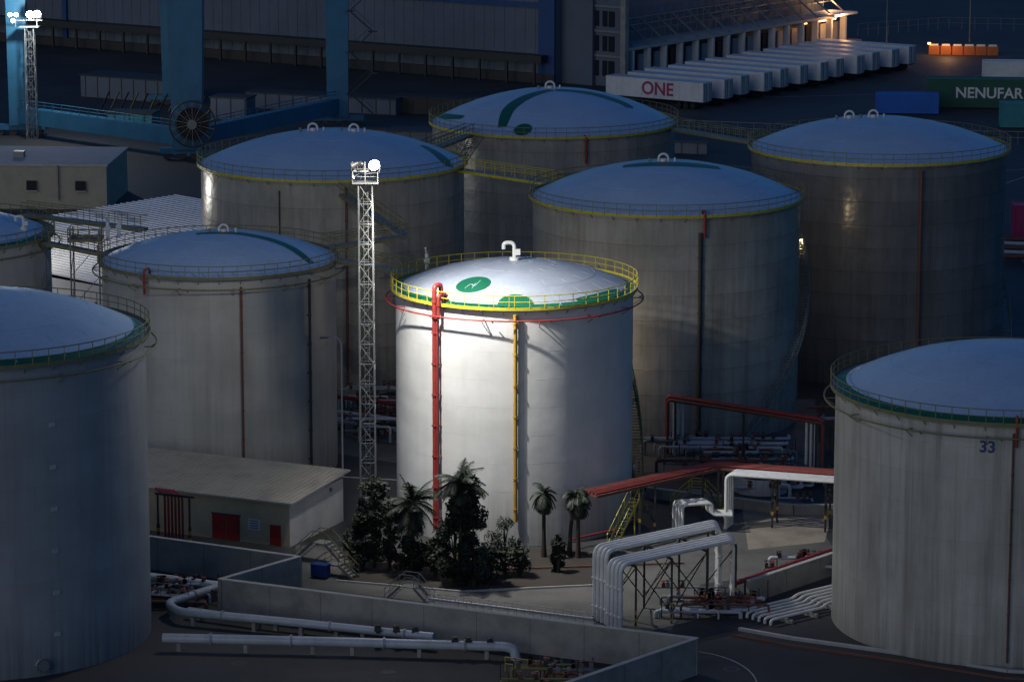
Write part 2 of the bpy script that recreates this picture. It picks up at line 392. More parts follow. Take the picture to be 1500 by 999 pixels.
b.box((-38.7,305.7,20.2),(3,2.6,.08),'rail_grey'); railing(b,[(-40.2,304.4,20.24),(-37.2,304.4,20.24),(-37.2,307,20.24),(-40.2,307,20.24)],'rail_olive',1.1,1,.035,True,True)
for z in range(2,20,3):
    b.beam((-40,304.6,z),(-37.4,304.6,z+3 if z<18 else z+1),.06,.06,'rail_grey'); b.beam((-40,304.6,z),(-40,306.8,z+2),.06,.06,'rail_grey')
b.build('frame',g)
for x,y,z in ((-7.4,291.5,19.9),(-36.8,306.5,20.2),(-35.9,307.4,20.2)):
    g=group('foam_monitor',(x,y,z)); b=B(); b.tube([(x,y,z-.1),(x,y,z+1.5)],.16,'white_pipe',10); b.box((x,y,z+.9),(.5,.4,.35),'white_pipe'); b.tube([(x,y,z+1.5),(x-.1,y-.5,z+2.1)],[.12,.08],'white_pipe',8); b.build('parts',g)
g=group('support_column',(-7.4,291.5,0)); b=B(); b.beam((-7.4,291.5,0),(-7.4,291.5,19.85),.2,.2,'rail_grey'); b.build('parts',g)
# ------------------------------------------------------------------ ground
b=B(); S=5000; b.face([(-S,-S,0),(S,-S,0),(S,S,0),(-S,S,0)],'asphalt'); b.build('ground')
def sheet(name,pts,m,z=.004):
    b=B(); b.face([(p[0],p[1],z) for p in pts],m); return b.build(name)
sheet('yard_pavement',[(-16.6,261),(12,249),(15,262),(27,268),(25,292),(10,272),(-6,272),(-18,274)],'yard')
sheet('planting_bed',[(-14,262.8),(-4,259.6),(7,261.5),(8,268),(6,272.8),(-13,272.8)],'soil',.008)
sheet('concrete_apron',[(-18,308),(-6,300),(28,299),(30,330),(-20,330)],'yard',.004)
sheet('gravel_patch',[(19.5,272.5),(26,275),(28,287),(20,290)],'sand',.012)
b=B()
for p,q in (((-14,262.8),(-4,259.6)),((-4,259.6),(7,261.5)),((7,261.5),(8,268))):
    b.beam((*p,.07),(*q,.07),.15,.14,'concrete_cap')
b.build('kerb')
b=B()
P=[(17.2,249),(21,246.5),(28,243),(36,238.2),(48,236)]
for i in range(len(P)-1): b.beam((*P[i],.12),(*P[i+1],.12),.3,.24,'concrete_cap')
for i in range(len(P)-1): b.beam((P[i][0]-.6,P[i][1]-1.6,.08),(P[i+1][0]-.6,P[i+1][1]-1.6,.08),.16,.16,'rust_pipe')
b.build('kerb')
def line(pts,w,name='road_marking',z=.012):
    b=B()
    for i in range(len(pts)-1):
        a=Vector((*pts[i],z));c=Vector((*pts[i+1],z));d=(c-a).normalized();s=Vector((-d.y,d.x,0))*w/2
        b.face((a-s,c-s,c+s,a+s),'marking')
    b.build(name)
line([(13.6+4*math.sin(t*.16),243.5-4.*(1-math.cos(t*.16))*1.3-t*.25) for t in range(12)],.12)
line([(-25,300),(-8,296)],.3); line([(40,560),(90,570)],.2); line([(50,470),(110,500)],.2); line([(45,430),(100,520)],.2)
for k in range(7): line([(78+k*5,585),(88+k*5,600)],.15)
for x,y in ((-9,238.2),(-20,240.5),(16,239)):
    b=B(); b.tube([(x,y,.0),(x,y,.02)],.45,'dark_steel',18); b.tube([(x,y,.0),(x,y,.012)],.6,'yard',18); b.build('manhole')
# ------------------------------------------------------------------ bund walls
def wallrun(pts,h,name='concrete_wall',w=.35):
    b=B()
    for i in range(len(pts)-1):
        a=Vector((*pts[i],0));c=Vector((*pts[i+1],0)); d=(c-a).normalized(); e=c+d*(w/2-.003*(i%2)); s=a-d*(w/2-.002*(i%2))
        if i>0: s=a+d*(w/2+.0)
        b.beam(s+Vector((0,0,h/2)),e+Vector((0,0,h/2)),w,h-.002*i,'concrete')
        b.beam(s+Vector((0,0,h+.03)),e+Vector((0,0,h+.03)),w+.06,.06-.002*i,'concrete_cap')
        L=(c-a).length; n=int(L/4)
        for k in range(1,n):
            p=a+d*(L*k/n); b.box(p+Vector((0,0,h/2)),(.03,w+.012,h-.02),'dark_steel',math.atan2(d.y,d.x))
    return b.build(name)
wallrun([(-44,274),(-16.8,260.3),(-22.4,253.7),(13.3,237.7),(-6,215.8)],2.7)
wallrun([(18.5,256.6),(27.5,266.8)],1.8)
wallrun([(12,290),(24,284),(30,284)],.9)
# ------------------------------------------------------------------ foreground pipes
def flanged(b,pts,r,m,rad=.9,supp=True,step=5,fl=6):
    F=fillet(pts,rad); b.tube(F,r,m,16)
    for i in range(len(pts)-1):
        a=Vector(pts[i]);c=Vector(pts[i+1]);L=(c-a).length;d=(c-a).normalized()
        k=fl*.6
        while k<L-.8:
            p=a+d*k; b.tube([p-d*.07,p+d*.07],r*1.3,m,16); b.tube([p-d*.015,p+d*.015],r*1.33,'dark_steel',16); k+=fl
        if supp and abs(d.z)<.3:
            k=1.2
            while k<L:
                p=a+d*k
                if p.z-r>.15: b.box((p.x,p.y,(p.z-r)/2),(.3,.3,p.z-r),'concrete',math.atan2(d.y,d.x))
                k+=step
g=group('pipeline',(-15,246,0)); b=B()
flanged(b,[(-22.5,258.2,1),(-26.5,253,1.),(-25.4,250.6,1.),(-17,247.9,1),(-5.8,243.9,1)],.32,'grey_pipe')
flanged(b,[(-25.9,243.6,1),(-13,242.6,1),(0.1,241.3,1),(.3,241.2,.1)],.36,'grey_pipe')
flanged(b,[(-24.8,252.2,.7),(-19,249.4,.7),(-12,246.8,.7)],.22,'grey_pipe')
for p in ((-10,244.9,1),(-8.6,244.7,1),(-7.2,244.4,1),(-4.2,241.7,1),(-3.2,241.6,1),(-1.6,241.5,1)):
    q=Vector(p); b.tube([q,q+Vector((0,0,.6))],.14,'dark_steel',8); b.tube([q+Vector((0,0,.6)),q+Vector((0,0,.65))],.28,'dark_steel',12); b.box(q+Vector((0,0,.3)),(.5,.4,.3),'dark_steel')
b.build('pipes',g)
b=B(); flanged(b,[(-34,263,1),(-22.8,257.9,1),(-20,256.6,1)],.34,'white_pipe'); b.build('pipeline')
g=group('valve_platform',(-26,256,0)); b=B()
b.box((-26.5,255.8,.9),(3.4,1.4,.08),'rail_grey',-.3); 
for dx in (-1.5,1.5):
    b.beam((-26.5+dx,255.8-dx*.3,0),(-26.5+dx,255.8-dx*.3,.9),.1,.1,'rail_grey')
railing(b,[(-28,255.6,.94),(-25,254.6,.94),(-24.8,256,.94)],'rail_grey',1,.8,.03,False)
for k in range(5):
    x=-29+k*1.3; b.tube(fillet([(x,258-k*.3,.2),(x,258-k*.3,.8+.2*(k%3)),(x+1.6,257-k*.3,.8+.2*(k%3)),(x+1.6,257-k*.3,.1)],.25),.1,'grey_pipe' if k%2 else 'rust_pipe',8)
b.build('parts',g)
def stepover(x,y,rz,n=4,w=1,h=1.2,m='rail_grey',name='stepover_stair',rm=None):
    g=group(name,(x,y,0)); b=B(); M=Matrix.Rotation(rz,3,'Z'); o=Vector((x,y,0)); rm=rm or m
    T=lambda p:o+M@Vector(p)
    L=n*.28
    b.box(T((0,0,h)),(1.2,w,.05),m,rz)
    for s in (-1,1):
        for k in range(n): b.box(T((s*(.6+.14+k*.28),0,h-(k+1)*h/(n+1))),(.26,w,.04),m,rz)
        for q in (-w/2,w/2):
            b.beam(T((s*.6,q,h)),T((s*(.6+L+.2),q,0)),.05,.2,m)
            b.beam(T((s*.6,q,h+1)),T((s*(.6+L+.2),q,1)),.045,.045,rm); b.beam(T((s*.6,q,h)),T((s*.6,q,h+1)),.045,.045,rm); b.beam(T((s*(.6+L+.2),q,0)),T((s*(.6+L+.2),q,1)),.045,.045,rm)
            b.beam(T((s*.6,q,h+.5)),T((s*(.6+L+.2),q,.5)),.035,.035,rm)
    for q in (-w/2,w/2): b.beam(T((-.6,q,h+1)),T((.6,q,h+1)),.045,.045,rm); b.beam(T((-.6,q,h+.5)),T((.6,q,h+.5)),.035,.035,rm)
    b.build('parts',g)
stepover(-8,256.8,-.4,4,1,1.3,'galv'); stepover(-15.4,268.6,-.5,6,1.2,1.7,'rail_grey',rm='rail_olive')
stepover(-14.2,264.5,-.45,4,1,1.,'rail_grey',rm='rail_olive')
stepover(16,286.5,-.3,5,1.1,1.5,'rail_grey',rm='rail_yellow')
g=group('handrail_walkway',(0,253,0)); b=B()
P=[Vector((-6.5,255.4,.3)),Vector((6.2,249.7,.3))]
b.beam(P[0],P[1],.9,.06,'galv'); d=(P[1]-P[0]).normalized(); s=Vector((-d.y,d.x,0))*.45
for q in (s,-s): railing(b,[P[0]+q,P[1]+q],'concrete_cap',.7,.7,.025,False)
b.tube([P[0]+Vector((0,1,.1)),P[1]+Vector((0,1,.1))],.12,'grey_pipe',8); b.tube([P[0]+Vector((0,1.5,.1)),P[1]+Vector((0,1.5,.1))],.12,'rust_pipe',8)
b.build('parts',g)
# ------------------------------------------------------------------ service building
def service():
    g=group('service_building',(-25,278,0)); FR=Vector((-18.4,273.3,0)); u=Vector((-.909,.417,0)); v=Vector((.417,.909,0)); L=23; W=9.6; H=3.75
    rz=math.atan2(-u.y,-u.x)
    T=lambda a,c,z: FR+u*a+v*c+Vector((0,0,z))
    b=B(); th=.25
    b.box(T(L/2,th/2,H/2),(L,th,H),'wall_beige',rz); b.box(T(L/2,W-th/2,H/2),(L,th,H),'wall_beige',rz)
    b.box(T(th/2-.003,W/2,H/2),(th,W-2*th,H),'render_white',rz); b.box(T(L-th/2,W/2,H/2),(th,W-2*th,H),'render_white',rz)
    b.box(T(-.02,W/2,H/2),(.04,W,H),'render_white',rz)
    b.build('walls',g)
    b=B()
    a0,a1=-.5,L+.5; ov=.5
    def R(a,c): return T(a,c,H+.12+(c+ov)/(W+2*ov)*.55)
    b.face((R(a0,-ov),R(a0,W+ov),R(a1,W+ov),R(a1,-ov))[::-1],'roof_sheet'); 
    low=[p-Vector((0,0,.14)) for p in (R(a0,-ov),R(a0,W+ov),R(a1,W+ov),R(a1,-ov))]; b.face(low,'roof_sheet')
    top=[R(a0,-ov),R(a0,W+ov),R(a1,W+ov),R(a1,-ov)]
    for i in range(4):
        j=(i+1)%4; b.face((top[i],top[j],low[j],low[i]),'concrete_cap')
    k=a0+.3
    while k<a1: b.beam(R(k,-ov)+Vector((0,0,.02)),R(k,W+ov)+Vector((0,0,.02)),.05,.05,'roof_sheet'); k+=.5
    b.build('roof',g)
    b=B()
    for a,w,h in ((5.3,1.25,2.1),(6.65,1.25,2.1)): b.box(T(a,-.03,h/2+.05),(w,.08,h),'red_door',rz); b.box(T(a-.4,-.09,1.1),(.05,.06,.2),'galv',rz)
    b.box(T(1.3,-.03,.9),(1,.08,1.7),'red_door',rz); b.box(T(3.3,-.03,1.6),(1.1,.05,.9),'sign_white',rz)
    for k in range(4): b.box(T(3.3,-.06,1.9-k*.2),(.8,.02,.07),'red_door' if k==0 else 'dark_steel',rz)
    b.box(T(5.97,-.05,2.2),(2.8,.06,.08),'dark_steel',rz); b.box(T(.0,W*.75,3.3),(.5,.2,.3),'galv',rz)
    b.build('doors_and_sign',g)
service()
g=group('fire_hose_rack',(-28.5,267,0)); b=B()
for k in range(6):
    x=-28.4+k*.3; y=271-k*.14; b.tube(fillet([(x,y,.2),(x,y,5.1),(x-.9,y+1.6,5.2)],.4),.1,'red_pipe',8)
for x,y in ((-29,271.2),(-26.3,270)):
    for k in range(4): b.box((x,y,.3+k*.6),(.26,.26,.3),'yellow_pipe'); b.box((x,y,.6+k*.6),(.26,.26,.3),'dark_steel')
    b.box((x,y,3.8),(.16,.16,2.7),'dark_steel')
b.beam((-29.2,271.3,5.1),(-25.9,269.9,5.1),.18,.18,'dark_steel')
b.build('parts',g)
g=group('waste_bin',(-15.3,263.9,0)); b=B(); b.box((-15.3,263.9,.62),(1.35,.8,.95),'bin_blue',-.4); b.box((-15.3,263.9,1.13),(1.45,.9,.08),'bin_blue',-.4)
for dx in (-.5,.5): b.tube([(-15.3+dx,263.5,.12),(-15.3+dx,264.2,.12)],.12,'tyre',10)
b.build('parts',g)
# ------------------------------------------------------------------ pipe racks
def rack_white():
    g=group('pipe_rack',(12,252,0)); d=Vector((.78,.626,0)).normalized(); s=Vector((.42,-.907,0)); o=Vector((6.3,251.6,0)); L=12.6
    b=B(); 
    for k in range(8):
        fr=k>=4; q=s*(k*.52+(.35 if fr else 0)); z=5.85-(.5 if fr else 0); a=o+q+d*(.3*(k%4)*.3); c=o+q+d*(L-.25*(k%4))
        pts=[a+Vector((0,0,.1)),a+Vector((0,0,z)),c+Vector((0,0,z)),c+Vector((0,0,.1))]
        b.tube(fillet(pts,.8,7),.17,'white_pipe',14)
        for zz in (1.2,3.4): b.tube([a+Vector((0,0,zz)),a+Vector((0,0,zz+.1))],.24,'white_pipe',14); b.tube([c+Vector((0,0,zz)),c+Vector((0,0,zz+.1))],.24,'white_pipe',14)
    b.build('pipes',g)
    b=B()
    for t in (1.6,5.2,8.8,11.8):
        A=o+d*t-s*.3; C=o+d*t+s*4.3
        b.beam(A,A+Vector((0,0,5.5)),.16,.16,'dark_steel'); b.beam(C,C+Vector((0,0,5.0)),.16,.16,'dark_steel'); b.beam(A+Vector((0,0,5.05)),C+Vector((0,0,5.03)),.16,.16,'dark_steel')
        b.beam(A+Vector((0,0,1)),C+Vector((0,0,5)),.07,.07,'dark_steel')
        for k in range(3): b.box(C+Vector((0,0,.3+k*.6)),(.18,.18,.3),'yellow_pipe')
    for q in (-.3,4.3):
        for t0,t1 in ((1.6,5.2),(5.2,8.8)):
            b.beam(o+d*t0+s*q+Vector((0,0,.8)),o+d*t1+s*q+Vector((0,0,5)),.07,.07,'dark_steel'); b.beam(o+d*t1+s*q+Vector((0,0,.8)),o+d*t0+s*q+Vector((0,0,5)),.07,.07,'dark_steel')
    b.build('steel_frame',g)
rack_white()
def bridge(name,pts,z,pipes,legs,w=1.8,fm='rust_pipe'):
    g=group(name,(*pts[0],0)); b=B(); P=[Vector((*p,z)) for p in pts]
    for (o,dz,r,m) in pipes:
        Q=[]
        for i,p in enumerate(P):
            d=(P[min(i+1,len(P)-1)]-P[max(i-1,0)]).normalized(); s=Vector((-d.y,d.x,0)); Q.append(p+s*o+Vector((0,0,dz)))
        b.tube(fillet(Q,.8),r,m,10)
    b.build('pipes',g); b=B()
    for i in range(len(P)-1):
        a,c=P[i],P[i+1]; d=(c-a).normalized(); s=Vector((-d.y,d.x,0))
        for q in (w/2,-w/2): b.beam(a+s*q-Vector((0,0,.18)),c+s*q-Vector((0,0,.18)),.12,.22,fm)
        L=(c-a).length; n=int(L/1.5)
        for k in range(n+1): p=a+d*(L*k/n); b.beam(p+s*w/2-Vector((0,0,.2)),p-s*w/2-Vector((0,0,.2)),.08,.1,fm)
        for k in legs[i]:
            p=a+d*L*k
            for q in (w/2-.1,-w/2+.1):
                e=p+s*q; b.beam((e.x,e.y,0),(e.x,e.y,z-.25),.18,.18,'dark_steel')
                b.box((e.x,e.y,1.3),(.21,.21,.3),'yellow_pipe')
            b.beam(p+s*w/2+Vector((0,0,-.6)),p-s*w/2+Vector((0,0,-4)),.06,.06,'dark_steel')
    b.build('steel_frame',g)
bridge('pipe_bridge',[(6.3,271.9),(17.4,282),(27.1,278.9),(36,276)],5,[(.75,0,.11,'rust_pipe'),(.4,0,.12,'rust_pipe'),(.05,0,.14,'red_pipe'),(-.35,0,.12,'rust_pipe'),(-.75,0,.11,'red_pipe')],[(.45,.95),(.08,.5,.95),(.5,)],2)
g=group('white_pipeline',(20,276,0)); b=B()
for k in range(4):
    q=k*.5; b.tube(fillet([(18.6-q*.4,280.1-q,.2),(18.6-q*.4,280.1-q,4.9),(27.1,277.4-q,4.9),(34,275.2-q,4.9)],.6),.15,'white_pipe',12)
b.build('parts',g)
g=group('expansion_loop',(15,280,0)); b=B()
for k in range(4):
    q=k*.45; b.tube(fillet([(13.6+q*.5,278.5-q,.2),(13.6+q*.5,278.5-q,2.6),(16.4+q*.3,279.2-q,2.6),(16.4+q*.3,279.2-q,1.6),(18.5,279-q,1.6)],.4),.14,'white_pipe',10)
b.build('parts',g)
g=group('pipe_gantry',(14.3,306.6,0)); b=B()
for o,r,m in ((0,.2,'red_pipe'),(.55,.12,'rust_pipe')):
    b.tube(fillet([(14.3,306.6-o,.1),(14.3,306.6-o,5.5-o*.4),(27.8,297.5-o,5.3-o*.4),(27.8,297.5-o,.1)],.5),r,m,10)
for k in range(3): b.tube([(14.9+k*.4,306.2,.1),(14.9+k*.4,306.2,5.1)],.11,'white_pipe',8); b.tube([(26.4+k*.4,298.1,.1),(26.4+k*.4,298.1,5)],.13,'white_pipe',8)
b.beam((14.3,306.2,5.2),(27.8,297.2,5),.25,.25,'rust_pipe')
for p in ((15,305.8),(21,301.8),(27.2,297.6)): b.beam((*p,0),(*p,5),.18,.18,'dark_steel')
b.build('parts',g)
def manifold(x0,y0,x1,y1,n,seed,mats=('white_pipe','grey_pipe','rust_pipe','grey_pipe','galv'),h=1.6,name='pipe_manifold'):
    rnd=random.Random(seed); g=group(name,((x0+x1)/2,(y0+y1)/2,0)); b=B()
    for k in range(n):
        m=rnd.choice(mats); r=rnd.uniform(.07,.17); z=rnd.uniform(.3,h); xa=rnd.uniform(x0,(x0+x1)/2); xb=rnd.uniform((x0+x1)/2,x1); y=rnd.uniform(y0,y1)
        if rnd.random()<.6: pts=[(xa,y,.05),(xa,y,z),(xb,y-.3,z),(xb,y-.3,.05)]
        else: pts=[(xa,y,z),(xb,y,z),(xb,y+rnd.uniform(-1.5,1.5),z)]
        b.tube(fillet(pts,.3),r,m,8)
        for _ in range(3):
            x=rnd.uniform(xa,xb); b.box((x,y-.1,z+.2),(.3,.25,.4),rnd.choice(('dark_steel','rust_pipe','galv'))); b.tube([(x,y-.1,z+.4),(x,y-.1,z+.55)],.05,'galv',5); b.tube([(x,y-.1,z+.55),(x,y-.1,z+.59)],.2,rnd.choice(('red_pipe','dark_steel','dark_steel')),10)
        x=rnd.uniform(x0,x1); b.beam((x,y,0),(x,y,z+.6),.08,.08,'dark_steel')
    b.build('parts',g)
manifold(-17,311,-8,326,26,1,h=2.4); manifold(12,299,26,309,26,2,h=1.8); manifold(17,288,30,296,14,3,h=1.4); manifold(28,306,40,318,14,4,h=2)
manifold(11,252,20,258,14,6,h=1.2); manifold(-30,254,-23,262,10,7,('grey_pipe','rust_pipe'),h=1.1); manifold(7,288,12,300,12,9,h=1.5)
manifold(-1,232,6,237,10,12,('rail_grey','rail_olive','rust_pipe'),h=1.4); manifold(20,262,27,268,8,13,h=1.)
b=B(); railing(b,[(-.5,238.4,0),(4,236.4,0),(3,234.6,0)],'rail_yellow',1.1,.9,.03,False); b.build('safety_railing')
b=B()
b.tube([(-17.5,318,3.),(-7,312,3.)],.22,'red_pipe',10); b.tube([(-17.5,316,2.),(-7,310,2.)],.18,'white_pipe',10); b.tube([(-17.5,315,1.3),(-7,309,1.3)],.18,'grey_pipe',10)
for x in (-16,-12,-8): b.beam((x,317.2-(x+16)*.55,0),(x,317.2-(x+16)*.55,3),.15,.15,'dark_steel')
b.build('pipe_run')
b=B()
for k in range(6):
    q=Vector((.63,-.77,0))*k*.66; A=Vector((17.6,252.6,.5))+q
    b.tube(fillet([A-Vector((0,0,.4)),A,A+Vector((4.2,3.4,0)),A+Vector((4.6,3.8,.25)),A+Vector((9,7.4,.25))],.5),.12,'white_pipe',10)
for t in range(4):
    a=Vector((19.0,253.6,.15))+Vector((.77,.63,0))*t*2.6; b.beam(a,a+Vector((.63,-.77,0))*3.8,.2,.3,'concrete')
b.build('ground_pipeline')
b=B(); b.tube([(17.5,258,1.2),(28,269,1.6)],.2,'red_pipe',10); 
for k in range(4): b.beam((18.3+k*2.8,258.9+k*2.9,0),(18.3+k*2.8,258.9+k*2.9,1.2+k*.1),.14,.14,'dark_steel')
b.build('red_pipeline')
b=B(); b.tube([(-2,266.,.12),(14,268,.12)],.07,'rust_pipe',8); b.tube([(5,272.5,.9),(9,276,.9)],.1,'red_pipe',8); b.build('red_pipeline')
b=B(); pts=[(22+2.4*math.cos(a),293+2.4*math.sin(a)) for a in [R2(150+k*15) for k in range(13)]]
for i in range(12): b.beam((*pts[i],.7),(*pts[i+1],.7),.2,1.4,'render_white')
b.build('splash_wall')
g=group('access_stair',(9.5,274.5,0)); b=B()
A=Vector((8.2,272.6,.2));C=Vector((10.2,275.4,3.6))
for s in (Vector((.35,-.25,0)),Vector((-.35,.25,0))):
    b.beam(A+s,C+s,.05,.2,'rail_yellow'); b.beam(A+s+Vector((0,0,1)),C+s+Vector((0,0,1)),.05,.05,'rail_yellow'); 
    for k in range(5): p=A+(C-A)*k/4+s; b.beam(p,p+Vector((0,0,1)),.045,.045,'rail_yellow')
for k in range(14): b.box(A+(C-A)*k/13,(.7,.28,.04),'rail_grey',math.atan2(2.8,2)-math.pi/2)
b.beam(C,(C.x,C.y,0),.1,.1,'rail_yellow')
b.build('parts',g)
# ------------------------------------------------------------------ masts / lamps
def lattice(b,x,y,h,w0,w1,m,seg=1.6):
    n=int(h/seg); c=lambda k,i: Vector((x+(w0+(w1-w0)*k/n)/2*(1,1,-1,-1)[i%4], y+(w0+(w1-w0)*k/n)/2*(1,-1,-1,1)[i%4], h*k/n))
    for i in range(4):
        b.beam(c(0,i),c(n,i),.1,.1,m)
        for k in range(n):
            b.beam(c(k,i),c(k,i+1),.05,.05,m)
            b.beam(c(k,i+(k%2)),c(k+1,i+1-(k%2)),.055,.055,m)
    for dx in (-.18,.18): b.beam((x+dx,y,0),(x+dx,y,h),.04,.04,m)
    for k in range(int(h/.45)): b.beam((x-.18,y,k*.45),(x+.18,y,k*.45),.03,.03,m)
def flood(b,p,aim,glow,s=.5):
    # reflector housing with yoke and a bulging glass lens
    p=Vector(p); d=Vector(aim).normalized(); side=d.cross(Vector((0,0,1))).normalized()
    b.tube([p-d*.55,p-d*.3,p],[s*.3,s*.6,s],'dark_steel',18)
    b.tube([p+d*.004,p+d*s*.25,p+d*s*.42,p+d*s*.5],[s*.9,s*.8,s*.5,s*.12],glow,18)
    for q in (-1,1): b.beam(p+side*s*q,p+side*s*q*.9-Vector((0,0,s*1.3)),.05,.05,'dark_steel')
    b.beam(p-side*s*.9-Vector((0,0,s*1.3)),p+side*s*.9-Vector((0,0,s*1.3)),.05,.05,'dark_steel')
mx,my=-11.7,269.8
g=group('light_mast',(mx,my,0)); b=B(); lattice(b,mx,my,31,1.25,1.1,'galv'); b.box((mx,my,31.05),(2.0,1.6,.08),'galv'); railing(b,[(mx-1.,my-.8,31.1),(mx+1.,my-.8,31.1),(mx+1.,my+.8,31.1),(mx-1.,my+.8,31.1)],'galv',.9,1,.03,False,True)
for dx in (-1,0,1): b.beam((mx+dx,my-.8,31),(mx+dx,my-.8,32.8),.07,.07,'galv')
b.beam((mx-1.1,my-.8,32.1),(mx+1.1,my-.8,32.1),.08,.08,'galv'); b.box((mx,my,.2),(2,2,.4),'concrete')
b.build('tower',g); b=B()
flood(b,(mx+.75,my-1.3,32.6),(.35,-1,-.25),'lamp_glow',.48); flood(b,(mx-1,my-1,32.5),(-.9,.1,-.5),'dark_steel',.3); flood(b,(mx-.9,my-1,31.6),(-.9,-.6,-.5),'lamp_cool',.12); flood(b,(mx-.35,my-1,32.6),(-.3,.9,-.3),'dark_steel',.28)
b.build('floodlights',g)
def spot(p,aim,e,size,blend,c,parent,r=.3,name='flood_lamp'):
    l=bpy.data.lights.new(name,'SPOT'); l.energy=e; l.spot_size=R2(size); l.spot_blend=blend; l.color=c; l.shadow_soft_size=r
    o=bpy.data.objects.new(name,l); col.objects.link(o); o.parent=parent; o.location=Vector(p)-Vector(parent.location)
    o.rotation_euler=(Vector(aim)-Vector(p)).to_track_quat('-Z','Y').to_euler()
spot((mx+1.2,my-2.6,32.4),(2.5,274,10.5),46000,98,.9,(1,.98,.93),g)
def pt(p,e,c,parent,r=.3):
    l=bpy.data.lights.new('lamp','POINT'); l.energy=e; l.color=c; l.shadow_soft_size=r
    o=bpy.data.objects.new('lamp',l); col.objects.link(o); o.parent=parent; o.location=Vector(p)-Vector(parent.location)
pt((mx+.3,my-5,35),7500,(1,.94,.82),g)
def polelamp(x,y,h,e,c=(1,.78,.5),lm='lamp_warm'):
    g=group('street_lamp',(x,y,0)); b=B(); b.tube([(x,y,0),(x,y,h)],[.12,.07],'galv',8); b.beam((x,y,h-.03),(x+.9,y-.4,h+.1),.08,.08,'galv'); b.box((x+1.1,y-.5,h+.1),(.7,.3,.14),'galv',-.4); b.box((x+1.1,y-.5,h+.01),(.5,.2,.03),lm,-.4)
    b.build('parts',g); pt((x+1.1,y-.5,h-.25),e,c,g,.15)
polelamp(4.2,309.5,10.5,900); polelamp(-62,372,13,6500,(1,.95,.85))
g=group('wall_lamp',tuple(pos(T5,R2(106),13.9,16.5))); q=pos(T5,R2(106),13.6,16.5); b=B(); b.beam(pos(T5,R2(106),12.8,16.7),pos(T5,R2(106),13.8,16.7),.08,.08,'galv'); b.box(q+Vector((.2,0,.1)),(.4,.3,.12),'galv'); b.box(q+Vector((.2,0,.02)),(.3,.2,.03),'lamp_warm'); b.build('parts',g); pt(q+Vector((.35,0,-.25)),380,(1,.75,.42),g,.15)
lx,ly=-72.5,512
g=group('light_mast',(lx,ly,0)); b=B(); lattice(b,lx,ly,17,1.6,1.3,'galv',1.8); b.box((lx,ly,17),(3,2,.1),'galv')
b.build('tower',g); b=B()
for k,(dx,dz) in enumerate(((-2.7,1.3),(-1.8,1.3),(.3,1.3),(1.35,1.4),(-2.3,.4))): flood(b,(lx+dx,ly-1.2,17.6+dz),(.1,-1,-.3),'lamp_glow' if k in (2,3) else 'lamp_cool',.6 if k in (2,3) else .33)
b.beam((lx-2.9,ly-.6,18.),(lx+2,ly-.6,18.),.1,.1,'galv'); b.beam((lx-2.,ly-.6,17),(lx-2,ly-.6,18.),.1,.1,'galv'); b.beam((lx+1.2,ly-.6,17),(lx+1.2,ly-.6,18.),.1,.1,'galv')
b.build('floodlights',g); pt((lx+.8,ly-4,19),6000,(.9,.97,1),g)
g=group('street_lamp',(-15.2,298,0)); b=B(); b.tube(fillet([(-15.2,298,0),(-15.2,298,12.4),(-15.9,297.6,12.9),(-16.6,297.2,12.9)],.6),.08,'render_white',8); b.box((-16.7,297.1,12.85),(.7,.3,.14),'galv',.5); b.build('parts',g)
# ------------------------------------------------------------------ vegetation
def palm(x,y,h,r,n=34,seed=0,droop=1.,name='palm_tree',lean=(0,0)):
    rnd=random.Random(seed); g=group(name,(x,y,0)); b=B(); hh=h-r*.45
    pts=[(x+lean[0]*t*t,y+lean[1]*t*t,hh*t) for t in [i/6 for i in range(7)]]
    b.tube(pts,[.26,.2,.17,.16,.16,.19,.22],'bark',9); top=Vector(pts[-1])
    b.build('trunk',g); b=B()
    for k in range(n):
        az=k*2.399+rnd.uniform(-.2,.2); el=math.radians(rnd.uniform(-55,80)) if k>n*.2 else math.radians(rnd.uniform(-75,-40))
        m='palm_dry' if el<-.7 and rnd.random()<.6 else 'palm_leaf'
        L=r*rnd.uniform(.8,1.1); p=top.copy(); d=Vector((math.cos(az)*math.cos(el),math.sin(az)*math.cos(el),math.sin(el))); ns=9
        P=[p.copy()]
        for s in range(ns):
            d=(d+Vector((0,0,-.13*droop))).normalized(); p=p+d*L/ns; P.append(p.copy())
        b.tube(P,[.03]*len(P),m,3,cap=False)
        side=d.cross(Vector((0,0,1))); side=side.normalized() if side.length>.1 else Vector((1,0,0))
        for s in range(2,ns+1):
            for q in range(3):
                t=P[s-1]+(P[s]-P[s-1])*q/3; dd=(P[s]-P[s-1]).normalized(); ll=L*.34*math.sin(math.pi*min(1,(s+q/3)/(ns+2))+.15)
                for sg in (-1,1):
                    tip=t+(side*sg*.8+dd*.6+Vector((0,0,-.35+rnd.uniform(-.15,.15))))*ll; w=dd*.055
                    b.face((t-w,t+w,tip),m)
    b.build('fronds',g)
